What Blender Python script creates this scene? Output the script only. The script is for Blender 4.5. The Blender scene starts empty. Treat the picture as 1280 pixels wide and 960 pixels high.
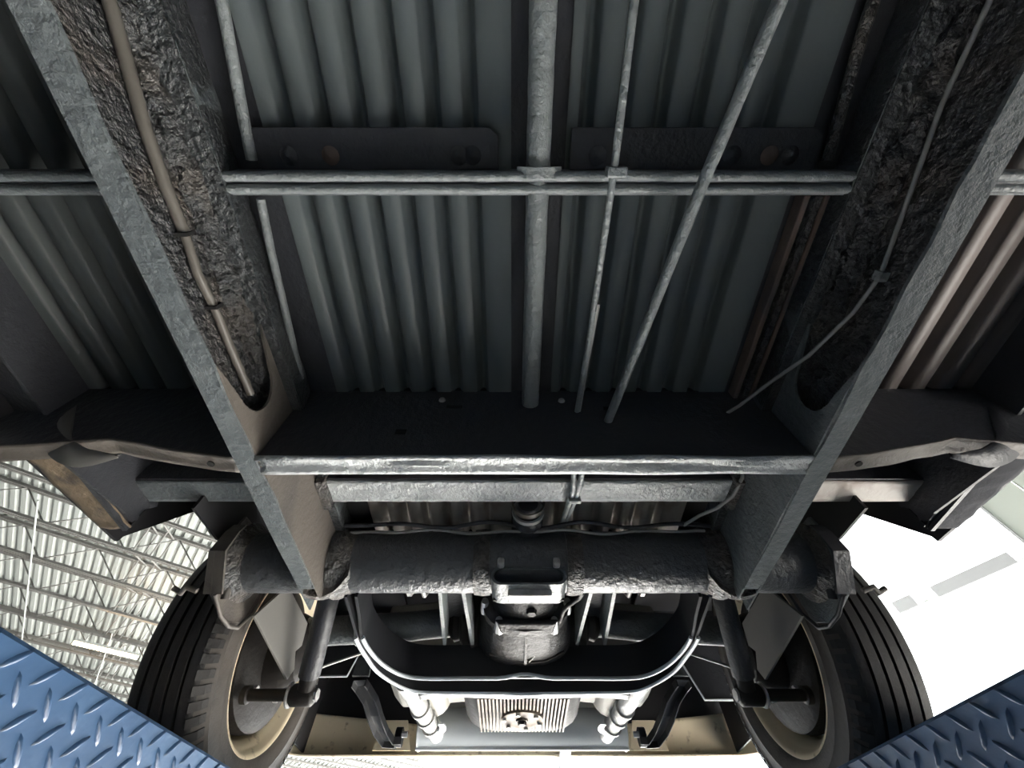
import bpy, math, random
from mathutils import Vector, Matrix, noise as mnoise

random.seed(7)
C = bpy.context.scene.collection
PI = math.pi
ZC = 1.40                      # height of the lens above the workshop floor; vehicle parts are given relative to it

# ------------------------------------------------------------------ camera
cam = bpy.data.cameras.new('camera')
cam.sensor_fit = 'HORIZONTAL'
cam.sensor_width = 36.0
cam.lens = 36.0 * 505.0 / 1280.0
cam.clip_start = 0.01
cam.clip_end = 300
camo = bpy.data.objects.new('camera', cam)
C.objects.link(camo)
camo.location = (-0.033, 0.0, ZC)
camo.rotation_euler = (PI / 2 + math.atan(795.0 / 505.0), 0, 0)
bpy.context.scene.camera = camo

# ------------------------------------------------------------------ world, exposure
W = bpy.data.worlds.new('world')
bpy.context.scene.world = W
W.use_nodes = True
wn = W.node_tree.nodes
wn['Background'].inputs[0].default_value = (0.93, 0.97, 1.0, 1)
wn['Background'].inputs[1].default_value = 3.5
sun = bpy.data.lights.new('sun', 'SUN')
sun.energy = 110.0
sun.angle = math.radians(1.5)
sun.color = (1.0, 0.97, 0.92)
suno = bpy.data.objects.new('sun', sun)
C.objects.link(suno)
SUN_AZ, SUN_EL = math.radians(18), math.radians(38)      # sun behind and to the right of the vehicle
suno.rotation_euler = Vector((math.sin(SUN_AZ) * math.cos(SUN_EL), math.cos(SUN_AZ) * math.cos(SUN_EL), math.sin(SUN_EL))).to_track_quat('Z', 'Y').to_euler()
suno.location = (10, 12, 12)
vs = bpy.context.scene.view_settings
vs.view_transform = 'Standard'
vs.look = 'None'
vs.gamma = 1.0
vs.exposure = 0.85
vs.use_curve_mapping = False

# ------------------------------------------------------------------ materials
M = {}


def mat(name, col, rough=0.5, metal=0.0, bump=None, bump_d=0.003, spots=None, spot_scale=6.0, spot_lo=0.5,
        spot_hi=0.7, emit=None, emit_s=0.0, stretch=None, spec=0.5):
    m = bpy.data.materials.new(name)
    m.use_nodes = True
    nt = m.node_tree
    b = nt.nodes['Principled BSDF']
    b.inputs['Base Color'].default_value = (*col, 1)
    b.inputs['Roughness'].default_value = rough
    b.inputs['Metallic'].default_value = metal
    b.inputs['Specular IOR Level'].default_value = spec
    if bump or spots:
        tc = nt.nodes.new('ShaderNodeTexCoord')
        src = tc.outputs['Object']
        if stretch:
            mp = nt.nodes.new('ShaderNodeMapping')
            mp.inputs['Scale'].default_value = stretch
            nt.links.new(src, mp.inputs[0])
            src = mp.outputs[0]
    if bump:
        n = nt.nodes.new('ShaderNodeTexNoise')
        n.inputs['Scale'].default_value = bump
        n.inputs['Detail'].default_value = 4
        n.inputs['Roughness'].default_value = 0.6
        nt.links.new(src, n.inputs['Vector'])
        bp = nt.nodes.new('ShaderNodeBump')
        bp.inputs['Strength'].default_value = 1.0
        bp.inputs['Distance'].default_value = bump_d
        nt.links.new(n.outputs['Fac'], bp.inputs['Height'])
        nt.links.new(bp.outputs['Normal'], b.inputs['Normal'])
    if spots:
        n2 = nt.nodes.new('ShaderNodeTexNoise')
        n2.inputs['Scale'].default_value = spot_scale
        n2.inputs['Detail'].default_value = 5
        nt.links.new(src, n2.inputs['Vector'])
        r = nt.nodes.new('ShaderNodeMapRange')
        r.inputs['From Min'].default_value = spot_lo
        r.inputs['From Max'].default_value = spot_hi
        nt.links.new(n2.outputs['Fac'], r.inputs['Value'])
        mx = nt.nodes.new('ShaderNodeMix')
        mx.data_type = 'RGBA'
        mx.inputs['A'].default_value = (*col, 1)
        mx.inputs['B'].default_value = (*spots, 1)
        nt.links.new(r.outputs[0], mx.inputs['Factor'])
        nt.links.new(mx.outputs['Result'], b.inputs['Base Color'])
    if emit:
        b.inputs['Emission Color'].default_value = (*emit, 1)
        b.inputs['Emission Strength'].default_value = emit_s
    M[name] = m
    return m


mat('undercoat', (0.115, 0.13, 0.136), 0.36, bump=85, bump_d=0.0045, spots=(0.155, 0.172, 0.176), spot_scale=14)
mat('undercoat_lumpy', (0.052, 0.054, 0.056), 0.30, bump=75, bump_d=0.017, spots=(0.095, 0.082, 0.07), spot_scale=9,
    spot_lo=0.48, spot_hi=0.68)
mat('undercoat_black', (0.045, 0.047, 0.054), 0.42, bump=70, bump_d=0.0025)
mat('undercoat_lit', (0.42, 0.44, 0.445), 0.40, bump=75, bump_d=0.006, spots=(0.30, 0.32, 0.325), spot_scale=12)  # undercoat made paler: strong light on flange and rear bar is in the colour
mat('outer_floor_shaded', (0.075, 0.085, 0.085), 0.5, bump=45, bump_d=0.0009)  # left copy, darkened for the shade on that side
mat('outer_floor_lit', (0.12, 0.10, 0.092), 0.5, bump=45, bump_d=0.0009)  # right copy, paler and browner for the light from the right
mat('tube_shaded', (0.075, 0.08, 0.086), 0.33, bump=70, bump_d=0.005)  # undercoat darkened: shade on the torsion tube's front put into the colour
mat('floor_paint', (0.118, 0.138, 0.140), 0.45, bump=45, bump_d=0.0009, spots=(0.096, 0.114, 0.124), spot_scale=5)
mat('dusty_plate', (0.13, 0.115, 0.10), 0.55, bump=110, bump_d=0.002, spots=(0.075, 0.07, 0.066), spot_scale=7)
mat('shield_grey', (0.16, 0.155, 0.145), 0.55, bump=30, bump_d=0.0006)
mat('body_black', (0.022, 0.022, 0.025), 0.6)
mat('hoop_black', (0.020, 0.021, 0.024), 0.38)
mat('rusty_lip', (0.20, 0.15, 0.10), 0.7, bump=70, bump_d=0.004, spots=(0.05, 0.045, 0.04), spot_scale=22)
mat('rust_strip', (0.16, 0.115, 0.095), 0.65, bump=60, bump_d=0.002, spots=(0.07, 0.07, 0.075), spot_scale=10)
mat('hose', (0.125, 0.115, 0.10), 0.38)
mat('undercoat_rough', (0.055, 0.06, 0.063), 0.34, bump=95, bump_d=0.010)
mat('rusty_lit', (0.36, 0.33, 0.30), 0.5, bump=30, bump_d=0.003, spots=(0.16, 0.11, 0.08), spot_scale=9)  # rusty brown, paled to paint in the light on the bay ribs
mat('wire', (0.30, 0.30, 0.29), 0.4)
mat('tube_grey', (0.225, 0.245, 0.25), 0.38, bump=80, bump_d=0.005)
mat('tyre_rubber', (0.022, 0.021, 0.021), 0.55, bump=160, bump_d=0.0012, spots=(0.034, 0.031, 0.028), spot_scale=8)
mat('sidewall_rubber', (0.075, 0.065, 0.056), 0.62, bump=90, bump_d=0.0015, spots=(0.045, 0.04, 0.036), spot_scale=12)
mat('cream_paint', (0.82, 0.70, 0.50), 0.42, bump=20, bump_d=0.0006, spots=(0.30, 0.20, 0.11), spot_scale=28, spot_lo=0.60,
    spot_hi=0.74)
mat('drum_iron', (0.020, 0.018, 0.017), 0.55, bump=50, bump_d=0.002, spec=0.25)
mat('cast_alloy', (0.030, 0.030, 0.031), 0.55, spec=0.25, bump=40, bump_d=0.006, spots=(0.03, 0.028, 0.025), spot_scale=10)
mat('sump_alloy', (0.20, 0.16, 0.125), 0.6, metal=0.15, bump=70, bump_d=0.001, spots=(0.06, 0.045, 0.035), spot_scale=16,
    spot_lo=0.5, spot_hi=0.62)
mat('muffler_steel', (0.66, 0.70, 0.73), 0.42, metal=0.25, bump=35, bump_d=0.0008)
mat('sill_dark', (0.035, 0.036, 0.040), 0.9, bump=60, bump_d=0.002, spec=0.1)
mat('pipe_white', (0.55, 0.56, 0.55), 0.42, metal=0.1, bump=45, bump_d=0.003, spots=(0.35, 0.33, 0.31), spot_scale=22)
mat('tin_grey', (0.30, 0.29, 0.26), 0.5, bump=15, bump_d=0.001)
mat('bolt_steel', (0.50, 0.50, 0.50), 0.35, metal=0.5)
mat('lift_blue', (0.042, 0.095, 0.195), 0.38, bump=18, bump_d=0.0015, spots=(0.06, 0.125, 0.235), spot_scale=5)
mat('white_deck', (0.27, 0.29, 0.28), 0.5)
mat('joist_grey', (0.12, 0.12, 0.115), 0.5)
mat('wall_pale', (0.34, 0.37, 0.345), 0.6, bump=4, bump_d=0.002)
mat('wall_block', (0.22, 0.225, 0.23), 0.7, bump=4, bump_d=0.003)
mat('concrete', (0.36, 0.355, 0.345), 0.55, bump=9, bump_d=0.003, spots=(0.30, 0.30, 0.295), spot_scale=1.2)
mat('fixture_grey', (0.30, 0.31, 0.33), 0.5)
mat('lamp_tube', (1.0, 0.9, 0.75), 0.4, emit=(1.0, 0.62, 0.28), emit_s=45.0)
mat('hole_black', (0.005, 0.005, 0.005), 0.8)


# ------------------------------------------------------------------ mesh building
class MB:
    def __init__(self):
        self.v = []
        self.f = []

    def add(self, vs_, fs_):
        o = len(self.v)
        self.v += [tuple(p) for p in vs_]
        self.f += [tuple(i + o for i in f) for f in fs_]
        return self

    def box(self, x0, x1, y0, y1, z0, z1):
        v = [(x, y, z) for z in (z0, z1) for y in (y0, y1) for x in (x0, x1)]
        return self.add(v, [(0, 2, 3, 1), (4, 5, 7, 6), (0, 1, 5, 4), (2, 6, 7, 3), (0, 4, 6, 2), (1, 3, 7, 5)])

    def prism(self, poly, axis, a0, a1):
        """extrude a polygon (2D, remaining axes in order) along an axis"""
        def P(p, a):
            if axis == 'x': return (a, p[0], p[1])
            if axis == 'y': return (p[0], a, p[1])
            return (p[0], p[1], a)
        n = len(poly)
        v = [P(p, a0) for p in poly] + [P(p, a1) for p in poly]
        f = [tuple(range(n))[::-1], tuple(range(n, 2 * n))]
        f += [(i, (i + 1) % n, n + (i + 1) % n, n + i) for i in range(n)]
        return self.add(v, f)

    def sweep(self, path, prof, closed_prof=True, up=(0, 0, 1), caps=True, scale=None):
        """sweep a 2D profile (side, up) along a 3D path"""
        path = [Vector(p) for p in path]
        n = len(path)
        k = len(prof)
        vsx = []
        for i, p in enumerate(path):
            t = (path[min(i + 1, n - 1)] - path[max(i - 1, 0)]).normalized()
            u = Vector(up)
            s = t.cross(u)
            if s.length < 1e-4:
                s = t.cross(Vector((0, 1, 0)))
            s.normalize()
            w = s.cross(t).normalized()
            # mitre
            m = 1.0
            if 0 < i < n - 1:
                a = (path[i] - path[i - 1]).normalized()
                b = (path[i + 1] - path[i]).normalized()
                m = 1.0 / max(0.5, math.cos(a.angle(b) / 2))
            q = scale[i] if scale else 1.0
            vsx += [tuple(p + s * (c[0] * m * q) + w * (c[1] * q)) for c in prof]
        fs = []
        for i in range(n - 1):
            for j in range(k if closed_prof else k - 1):
                a = i * k + j
                b = i * k + (j + 1) % k
                fs.append((a, b, b + k, a + k))
        if caps and closed_prof:
            fs.append(tuple(range(k))[::-1])
            fs.append(tuple(range((n - 1) * k, n * k)))
        return self.add(vsx, fs)

    def tube(self, path, r, n=12, scale=None, caps=True):
        prof = [(r * math.cos(2 * PI * i / n), r * math.sin(2 * PI * i / n)) for i in range(n)]
        return self.sweep(path, prof, scale=scale, caps=caps)

    def lathe(self, prof, center, axis='x', n=48, sgn=1, a0=0.0, a1=2 * PI):
        """prof = (along axis, radius); about an axis through center"""
        full = abs(a1 - a0 - 2 * PI) < 1e-6
        m = n if full else n + 1
        k = len(prof)
        v = []
        for i in range(m):
            a = a0 + (a1 - a0) * i / n
            ca, sa = math.cos(a), math.sin(a)
            for (t, r) in prof:
                if axis == 'x':
                    v.append((center[0] + sgn * t, center[1] + r * ca, center[2] + r * sa))
                elif axis == 'y':
                    v.append((center[0] + r * ca, center[1] + sgn * t, center[2] + r * sa))
                else:
                    v.append((center[0] + r * ca, center[1] + r * sa, center[2] + sgn * t))
        f = []
        for i in range(m if full else n):
            i2 = (i + 1) % m
            for j in range(k - 1):
                f.append((i * k + j, i * k + j + 1, i2 * k + j + 1, i2 * k + j))
        return self.add(v, f)

    def loft(self, rings, caps=True):
        k = len(rings[0])
        v = [p for r in rings for p in r]
        f = []
        for i in range(len(rings) - 1):
            for j in range(k):
                f.append((i * k + j, i * k + (j + 1) % k, (i + 1) * k + (j + 1) % k, (i + 1) * k + j))
        if caps:
            f.append(tuple(range(k))[::-1])
            f.append(tuple(range((len(rings) - 1) * k, len(rings) * k)))
        return self.add(v, f)

    def grid(self, fn, nu, nv):
        v = [fn(i / nu, j / nv) for i in range(nu + 1) for j in range(nv + 1)]
        f = [(i * (nv + 1) + j, (i + 1) * (nv + 1) + j, (i + 1) * (nv + 1) + j + 1, i * (nv + 1) + j + 1)
             for i in range(nu) for j in range(nv)]
        return self.add(v, f)


def fix_normals(me):
    import bmesh
    bm = bmesh.new()
    bm.from_mesh(me)
    bmesh.ops.recalc_face_normals(bm, faces=bm.faces)
    bm.to_mesh(me)
    bm.free()


def finish(o, bevel=0.0, smooth=None, solid=0.0):
    me = o.data
    if solid:
        md = o.modifiers.new('solid', 'SOLIDIFY')
        md.thickness = solid
        md.offset = 0
    if bevel:
        md = o.modifiers.new('bevel', 'BEVEL')
        md.width = bevel
        md.segments = 2
        md.limit_method = 'ANGLE'
        md.angle_limit = math.radians(40)
    if smooth is not None:
        me.polygons.foreach_set('use_smooth', [True] * len(me.polygons))
        me.set_sharp_from_angle(angle=math.radians(smooth))


def obj(name, mb, material, parent=None, bevel=0.0, smooth=None, solid=0.0, zoff=ZC, rot=0.0):
    """one mesh object, its origin at the middle of its bounding box"""
    vs_ = [Vector((p[0], p[1], p[2] + zoff)) for p in mb.v]
    lo = Vector([min(p[i] for p in vs_) for i in range(3)])
    hi = Vector([max(p[i] for p in vs_) for i in range(3)])
    c = (lo + hi) / 2
    me = bpy.data.meshes.new(name)
    me.from_pydata([tuple(p - c) for p in vs_], [], mb.f)
    me.update()
    fix_normals(me)
    me.materials.append(M[material])
    o = bpy.data.objects.new(name, me)
    C.objects.link(o)
    R = Matrix.Rotation(rot, 4, 'Z')
    o.matrix_world = R @ Matrix.Translation(c)
    finish(o, bevel, smooth, solid)
    if parent:
        setparent(o, parent)
    return o


def wmat(o):
    """world matrix without waiting for a depsgraph update"""
    m = o.matrix_basis
    if o.parent:
        return wmat(o.parent) @ o.matrix_parent_inverse @ m
    return m.copy()


def setparent(o, p):
    o.parent = p
    o.matrix_parent_inverse = wmat(p).inverted()


def empty(name, loc):
    o = bpy.data.objects.new(name, None)
    o.empty_display_size = 0.1
    C.objects.link(o)
    o.location = loc
    return o


def tag(o, label, cat, group=None):
    o['label'] = label
    o['category'] = cat
    if group:
        o['group'] = group
    return o


def struct(o):
    o['kind'] = 'structure'
    return o


def smooth_path(pts_, m=5):
    out = []
    P = [Vector(p) for p in pts_]
    for i in range(len(P) - 1):
        p0, p1, p2, p3 = P[max(i - 1, 0)], P[i], P[i + 1], P[min(i + 2, len(P) - 1)]
        for k in range(m):
            t = k / m
            out.append(0.5 * ((2 * p1) + (p2 - p0) * t + (2 * p0 - 5 * p1 + 4 * p2 - p3) * t * t + (3 * p1 - p0 - 3 * p2 + p3) * t ** 3))
    out.append(P[-1])
    return out


def lump(p, s, a):
    return a * mnoise.noise(Vector((p[0] * s, p[1] * s, p[2] * s)))


# ================================================================== THE WORKSHOP
HR = math.radians(35.3)        # the hall stands at an angle to the vehicle: local x runs along the roof joists
P_W, Q0, Q1, P_L = 8.4, -9.0, 24.0, -20.0
RH = 5.05                      # roof above the lens

struct(obj('floor', MB().box(-32, 32, -32, 32, -0.2, 0.0), 'concrete', zoff=0, rot=HR))

# roof deck: ribbed steel sheet, ribs across the joists
mb = MB()
pts = []
x = P_L
pitch = 0.165
while x < P_W:
    pts += [(x, RH), (x + 0.075, RH), (x + 0.095, RH + 0.05), (x + 0.145, RH + 0.05)]
    x += pitch
v = [(p[0], q, p[1]) for q in (Q0, Q1) for p in pts]
n = len(pts)
mb.add(v, [(i, i + 1, n + i + 1, n + i) for i in range(n - 1)])
mb.box(P_L - 0.4, P_W + 0.4, Q0 - 0.4, Q1 + 0.4, RH + 0.12, RH + 0.2)
ceiling = struct(obj('ceiling', mb, 'white_deck', rot=HR))

# open web joists, each its own piece of the ceiling
bot = RH - 0.50
proto = None
for k in range(17):
    q = 3.2 + 1.22 * k
    if proto is None:
        tc = MB().box(P_L, P_W, q - 0.05, q - 0.008, RH - 0.05, RH - 0.005)
        tc.box(P_L, P_W, q + 0.008, q + 0.05, RH - 0.05, RH - 0.005)
        bc = MB().box(P_L, P_W, q - 0.045, q - 0.008, bot - 0.02, bot + 0.02)
        bc.box(P_L, P_W, q + 0.008, q + 0.045, bot - 0.02, bot + 0.02)
        wb = MB()
        xx = P_L
        i = 0
        zig = []
        while xx < P_W:
            zig.append((xx, q, bot if i % 2 else RH - 0.03))
            xx += 0.62
            i += 1
        for a, b in zip(zig[:-1], zig[1:]):
            wb.tube([a, b], 0.012, 6)
        j = obj('roof_joist', tc, 'joist_grey', ceiling, rot=HR)
        jb = obj('bottom_chord', bc, 'joist_grey', j, rot=HR)
        jw = obj('joist_web', wb, 'joist_grey', j, rot=HR)
        proto = (j, jb, jw, q)
    else:
        dq = q - proto[3]
        off = Matrix.Translation(Matrix.Rotation(HR, 3, 'Z') @ Vector((0, dq, 0)))
        w0 = [wmat(o) for o in proto[:3]]
        j = proto[0].copy()
        C.objects.link(j)
        j.parent = ceiling
        j.matrix_parent_inverse = wmat(ceiling).inverted()
        j.matrix_basis = off @ w0[0]
        for src, w in zip(proto[1:3], w0[1:]):
            c2 = src.copy()
            C.objects.link(c2)
            c2.parent = j
            c2.matrix_parent_inverse = wmat(j).inverted()
            c2.matrix_basis = off @ w
# cross bridging between joists
for k in range(3, 14):
    q = 3.2 + 1.22 * k
    for pp in (-1.9, -1.62):
        br = MB().tube([(pp, q, bot), (pp + 0.14, q + 1.22, RH - 0.06)], 0.014, 6)
        br.tube([(pp + 0.14, q, RH - 0.06), (pp, q + 1.22, bot)], 0.014, 6)
        obj('joist_bridging', br, 'joist_grey', ceiling, rot=HR)
for pp, qa in ((-3.34, 8.6), (-1.75, 12.6)):
    obj('conduit_pipe', MB().tube([(pp, qa, bot - 0.05), (pp, 22, bot - 0.05)], 0.014, 8), 'white_deck', ceiling, rot=HR, smooth=60)

# walls
TOP = RH + 0.2
struct(obj('wall_left', MB().box(P_L - 0.3, P_L, Q0, Q1, -ZC, TOP), 'wall_block', rot=HR))
struct(obj('wall_front', MB().box(P_L, P_W, Q0 - 0.3, Q0, -ZC, TOP), 'wall_block', rot=HR))
struct(obj('wall_back', MB().box(P_L, P_W, Q1, Q1 + 0.3, -ZC, TOP), 'wall_block', rot=HR))
wr = struct(obj('wall_right', MB().box(P_W, P_W + 0.3, Q0, -0.65, -ZC, TOP), 'wall_pale', rot=HR))
obj('wall_panel', MB().box(P_W + 0.04, P_W + 0.3, -0.63, -0.14, -ZC, TOP), 'wall_pale', wr, rot=HR)
# high windows above an unseen wall added to cut side light; open bay behind
obj('light_block_wall', MB().box(P_W, P_W + 0.3, -0.10, 5.5, -ZC, 1.75), 'wall_pale', wr, rot=HR)
obj('door_jamb', MB().box(P_W, P_W + 0.3, -0.135, -0.10, -ZC, RH), 'fixture_grey', wr, rot=HR)
# two boxes carried across the bright bay opening
k_ = P_W / 9.0
bx1 = MB().box(P_W - 0.02, P_W + 0.10, 0.12 * k_, 1.23 * k_, 3.53 * k_, 3.71 * k_)
bx2 = MB().box(P_W - 0.02, P_W + 0.10, 1.52 * k_, 1.83 * k_, 3.54 * k_, 3.73 * k_)
rail = MB().box(P_W + 0.12, P_W + 0.15, -0.1, 1.83 * k_, 3.60 * k_, 3.63 * k_)
for bxm, lab in ((bx1, 'long grey box fixture across the glaring bay opening at right'),
                 (bx2, 'short grey box fixture next to the right tyre in the glaring opening')):
    r = obj('box_fixture', bxm, 'fixture_grey', rot=HR, bevel=0.01)
    tag(r, lab, 'fixture', 'grey boxes in the bay opening')
obj('opening_rail', rail, 'wall_pale', wr, rot=HR)

# tube lamp under the roof
e_ = Vector((math.cos(HR), math.sin(HR), 0))
la, lb = Vector((-9.344, 9.233, 4.3)), Vector((-8.318, 9.904, 4.3))
tl = empty('tube_lamp', ((la + lb) / 2 + Vector((0, 0, ZC + 0.06))))
tag(tl, 'glowing warm tube lamp under the white ribbed roof beside left tyre', 'lamp')
prof = [(-0.06, 0.06), (-0.045, 0.02), (0.045, 0.02), (0.06, 0.06)]
obj('lamp_housing', MB().sweep([la, lb], prof), 'white_deck', tl)
obj('lamp_tube', MB().tube([la, lb], 0.035, 10), 'lamp_tube', tl, smooth=60)
obj('hanger_rod', MB().tube([la + e_ * 0.15, la + e_ * 0.15 + Vector((0, 0, 0.74))], 0.006, 6), 'joist_grey', tl)
obj('hanger_rod', MB().tube([lb - e_ * 0.15, lb - e_ * 0.15 + Vector((0, 0, 0.74))], 0.006, 6), 'joist_grey', tl)

# ================================================================== THE LIFT
lift = empty('vehicle_lift', (0, 0.4, 0))
tag(lift, 'blue drive-on car lift with diamond plate runways carrying the vehicle', 'car lift')
RA, RB = 0.1535, 0.0628        # runway edge height = RA + RB*y
def rz(y): return RA + RB * y
tread_mesh = {}


def tread(s, ang, L=0.0145, wd=0.0032, h=0.0028):
    key = (s, ang)
    if key not in tread_mesh:
        ca, sa = math.cos(ang), math.sin(ang)
        base = [(-L, 0), (-L * 0.5, -wd * 0.8), (0, -wd), (L * 0.5, -wd * 0.8), (L, 0), (L * 0.5, wd * 0.8), (0, wd),
                (-L * 0.5, wd * 0.8)]
        top = [(-L * 0.72, 0, 1), (0, -wd * 0.35, 1), (L * 0.72, 0, 1), (0, wd * 0.35, 1)]
        v = [(0, ca * a - sa * b, sa * a + ca * b) for a, b in base]
        v += [(-s * h, ca * a - sa * b, sa * a + ca * b) for a, b, _ in top]
        f = [(0, 1, 8), (1, 2, 9, 8), (2, 3, 10, 9), (3, 4, 10), (4, 5, 10), (5, 6, 11, 10), (6, 7, 8, 11), (7, 0, 8), (8, 9, 10, 11)]
        me = bpy.data.meshes.new('tread_bar')
        me.from_pydata(v, [], f)
        me.update()
        fix_normals(me)
        me.materials.append(M['lift_blue'])
        me.polygons.foreach_set('use_smooth', [True] * len(f))
        tread_mesh[key] = me
    return tread_mesh[key]


for s in (-1, 1):
    X = s * 0.455
    Y0, Y1 = -2.6, 2.9
    mb = MB()
    # folded plate: deck with both sides turned down (open below)
    pr = [(0.455, -0.165), (0.455, -0.004), (0.459, 0.0), (0.955, 0.0), (0.959, -0.004), (0.959, -0.165), (0.953, -0.165),
          (0.953, -0.008), (0.461, -0.008), (0.461, -0.165)]
    ra = [(s * p[0], Y0, p[1] + rz(Y0)) for p in pr]
    rb = [(s * p[0], Y1, p[1] + rz(Y1)) for p in pr]
    mb.loft([ra, rb])
    rw = obj('runway', mb, 'lift_blue', lift)
    rest = MB()
    for i in range(-26, 56):
        for jrow in range(5):
            for kind in (0, 1):
                y = 0.382 + 0.0385 * i + 0.0075 * jrow + (0.022 if kind else 0)
                z = rz(y) - 0.0125 - 0.031 * jrow - (0.0155 if kind else 0)
                if s > 0:
                    y += 0.012
                ang = math.radians(-42 if kind else 50)
                if z < rz(y) - 0.158:
                    continue
                me = tread(s, ang)
                if -5 <= i <= 14:
                    o = bpy.data.objects.new('tread_bar', me)
                    C.objects.link(o)
                    o.location = (X, y, z + ZC)
                    setparent(o, rw)
                else:
                    rest.add([(p.co.x + X, p.co.y + y, p.co.z + z) for p in me.vertices],
                             [tuple(p.vertices) for p in me.polygons])
    ro = obj('tread_pattern', rest, 'lift_blue', rw, smooth=60)
    ro['kind'] = 'stuff'
    for yy in (-2.4, 2.75):
        # corner post with base plate
        po = obj('lift_post', MB().box(s * 1.35 - 0.08, s * 1.35 + 0.08, yy - 0.08, yy + 0.08, 0.02, ZC + rz(yy) + 0.10),
                 'lift_blue', lift, zoff=0, bevel=0.01)
        obj('base_plate', MB().box(s * 1.35 - 0.2, s * 1.35 + 0.2, yy - 0.2, yy + 0.2, 0.0, 0.02), 'lift_blue', po, zoff=0)
for yy in (-2.4, 2.75):
    z = rz(yy) - 0.165
    obj('cross_beam', MB().box(-1.27, 1.27, yy - 0.09, yy + 0.09, z - 0.16, z), 'lift_blue', lift, bevel=0.01)

# ================================================================== THE VEHICLE
van = empty('van', (0, 1.19, ZC + 0.212))
tag(van, 'old van seen from below with dark grey painted chassis, raised on the blue lift', 'vehicle')

# ---- frame rails
for s in (-1, 1):
    prf = [(0.400, 0.430), (0.4315, 0.430), (0.4315, 0.601), (0.392, 0.601), (0.383, 0.552), (0.383, 0.546), (0.427, 0.546), (0.427, 0.4345),
           (0.400, 0.4345)]
    rings = []
    ys = [-1.4 + 0.025 * i for i in range(86)]
    for y in ys:
        ring = []
        for (x, z) in prf:
            dx = dz = 0.0
            if x < 0.42:
                dx = lump((s, y, z * 0.2), 16, 0.004) + lump((s, y, 3), 55, 0.0018)
            xx, zz = x + dx, z + dz
            if y > 0.60 and z < 0.44:               # the lower flange narrows towards its tip
                t = (y - 0.60) / 0.15
                xx = min(xx, 0.4315 - 0.010 * t * t)
            ring.append((s * xx, y, zz))
        rings.append(ring)
    fr = obj('frame_rail', MB().loft(rings), 'undercoat', van)
    # lumpy sealed seam inside the channel
    def seam(u, w, s=s):
        y = -1.3 + 1.66 * u
        ang = w * PI / 2
        r = 0.013 + lump((s * 2, y, w * 2), 38, 0.007) + lump((s, y, w), 90, 0.004)
        return (s * (0.427 - r * math.cos(ang) * 1.5), y, 0.546 - r * math.sin(ang) * 1.6)
    obj('sealed_seam', MB().grid(seam, 240, 6), 'undercoat_lumpy', fr, smooth=80)
    obj('top_flange', MB().box(s * 0.3835, s * 0.4268, -1.38, 0.74, 0.5438, 0.5462), 'undercoat_rough', fr)
    obj('rail_cap', MB().loft([[(s * 0.3822, y, 0.5462), (s * 0.3822, y, 0.553), (s * 0.391, y, 0.600), (s * 0.393, y, 0.600)] for y in (-1.38, 0.74)]), 'undercoat_rough', fr)
    # dusty inner face of the web
    obj('web_face', MB().box(s * 0.4255, s * 0.4272, -1.35, 0.40, 0.4350, 0.5455), 'undercoat_lumpy', fr)
    # closing plate with its rounded mouth
    poly = [(0.76, 0.432), (0.762, 0.60), (0.29, 0.60), (0.29, 0.549), (0.235, 0.5455)]
    for i in range(0, 11):
        a = PI / 2 - PI * i / 10
        poly.append((0.305 + 0.045 * math.cos(a), 0.489 + 0.040 * math.sin(a)))
    poly.append((0.25, 0.4345))
    obj('closing_plate', MB().prism(poly, 'x', s * 0.3985, s * 0.4025), 'dusty_plate' if s < 0 else 'undercoat', fr)
    obj('outer_plate', MB().box(s * 0.4285, s * 0.4320, 0.45, 0.80, 0.432, 0.62), 'undercoat', fr)
    # rounded boot where the rail wraps under the torsion tube
    boot = []
    for i in range(9):
        t = i / 8
        boot.append([(s * (0.428 - 0.075 * t), 0.742 + 0.022 * math.sin(t * PI) - 0.004 * t + dy,
                      0.431 + 0.034 * t * t + dz) for dy, dz in ((0, 0), (0.012, 0.0), (0.02, 0.05), (-0.02, 0.05))])
    obj('end_boot', MB().loft(boot), 'undercoat_lumpy', fr, smooth=50)
    obj('weld_collar', MB().lathe([(-0.03, 0.058), (-0.02, 0.064), (0.0, 0.073), (0.012, 0.074), (0.014, 0.05)],
                                  (s * 0.385, 0.775, 0.522), 'x', 24, s), 'undercoat_lumpy', fr, smooth=60)

# ---- corrugated floor panels
def corrugated(name, x0, x1, y0, y1, z, pitch=0.046, groove=0.023, depth=0.021, material='floor_paint', phase=0.0):
    xs = []
    x = x0
    n_ = 0
    cuts = [(x0, z)]
    g = x0 + phase
    while g + groove < x1:
        for i in range(9):
            t = i / 8
            cuts.append((g + groove * t, z + depth * (0.5 - 0.5 * math.cos(2 * PI * t)) ** 0.7))
        g += pitch
    cuts.append((x1, z))
    n_ = len(cuts)
    v = [(c[0], y, c[1]) for y in (y0, y1) for c in cuts]
    f = [(i, i + 1, n_ + i + 1, n_ + i) for i in range(n_ - 1)]
    # upper skin closes the panel
    o_ = len(v)
    v += [(x0, y0, z + depth + 0.006), (x1, y0, z + depth + 0.006), (x0, y1, z + depth + 0.006), (x1, y1, z + depth + 0.006)]
    f.append((o_, o_ + 1, o_ + 3, o_ + 2))
    return obj(name, MB().add(v, f), material, van, smooth=75)


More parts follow.
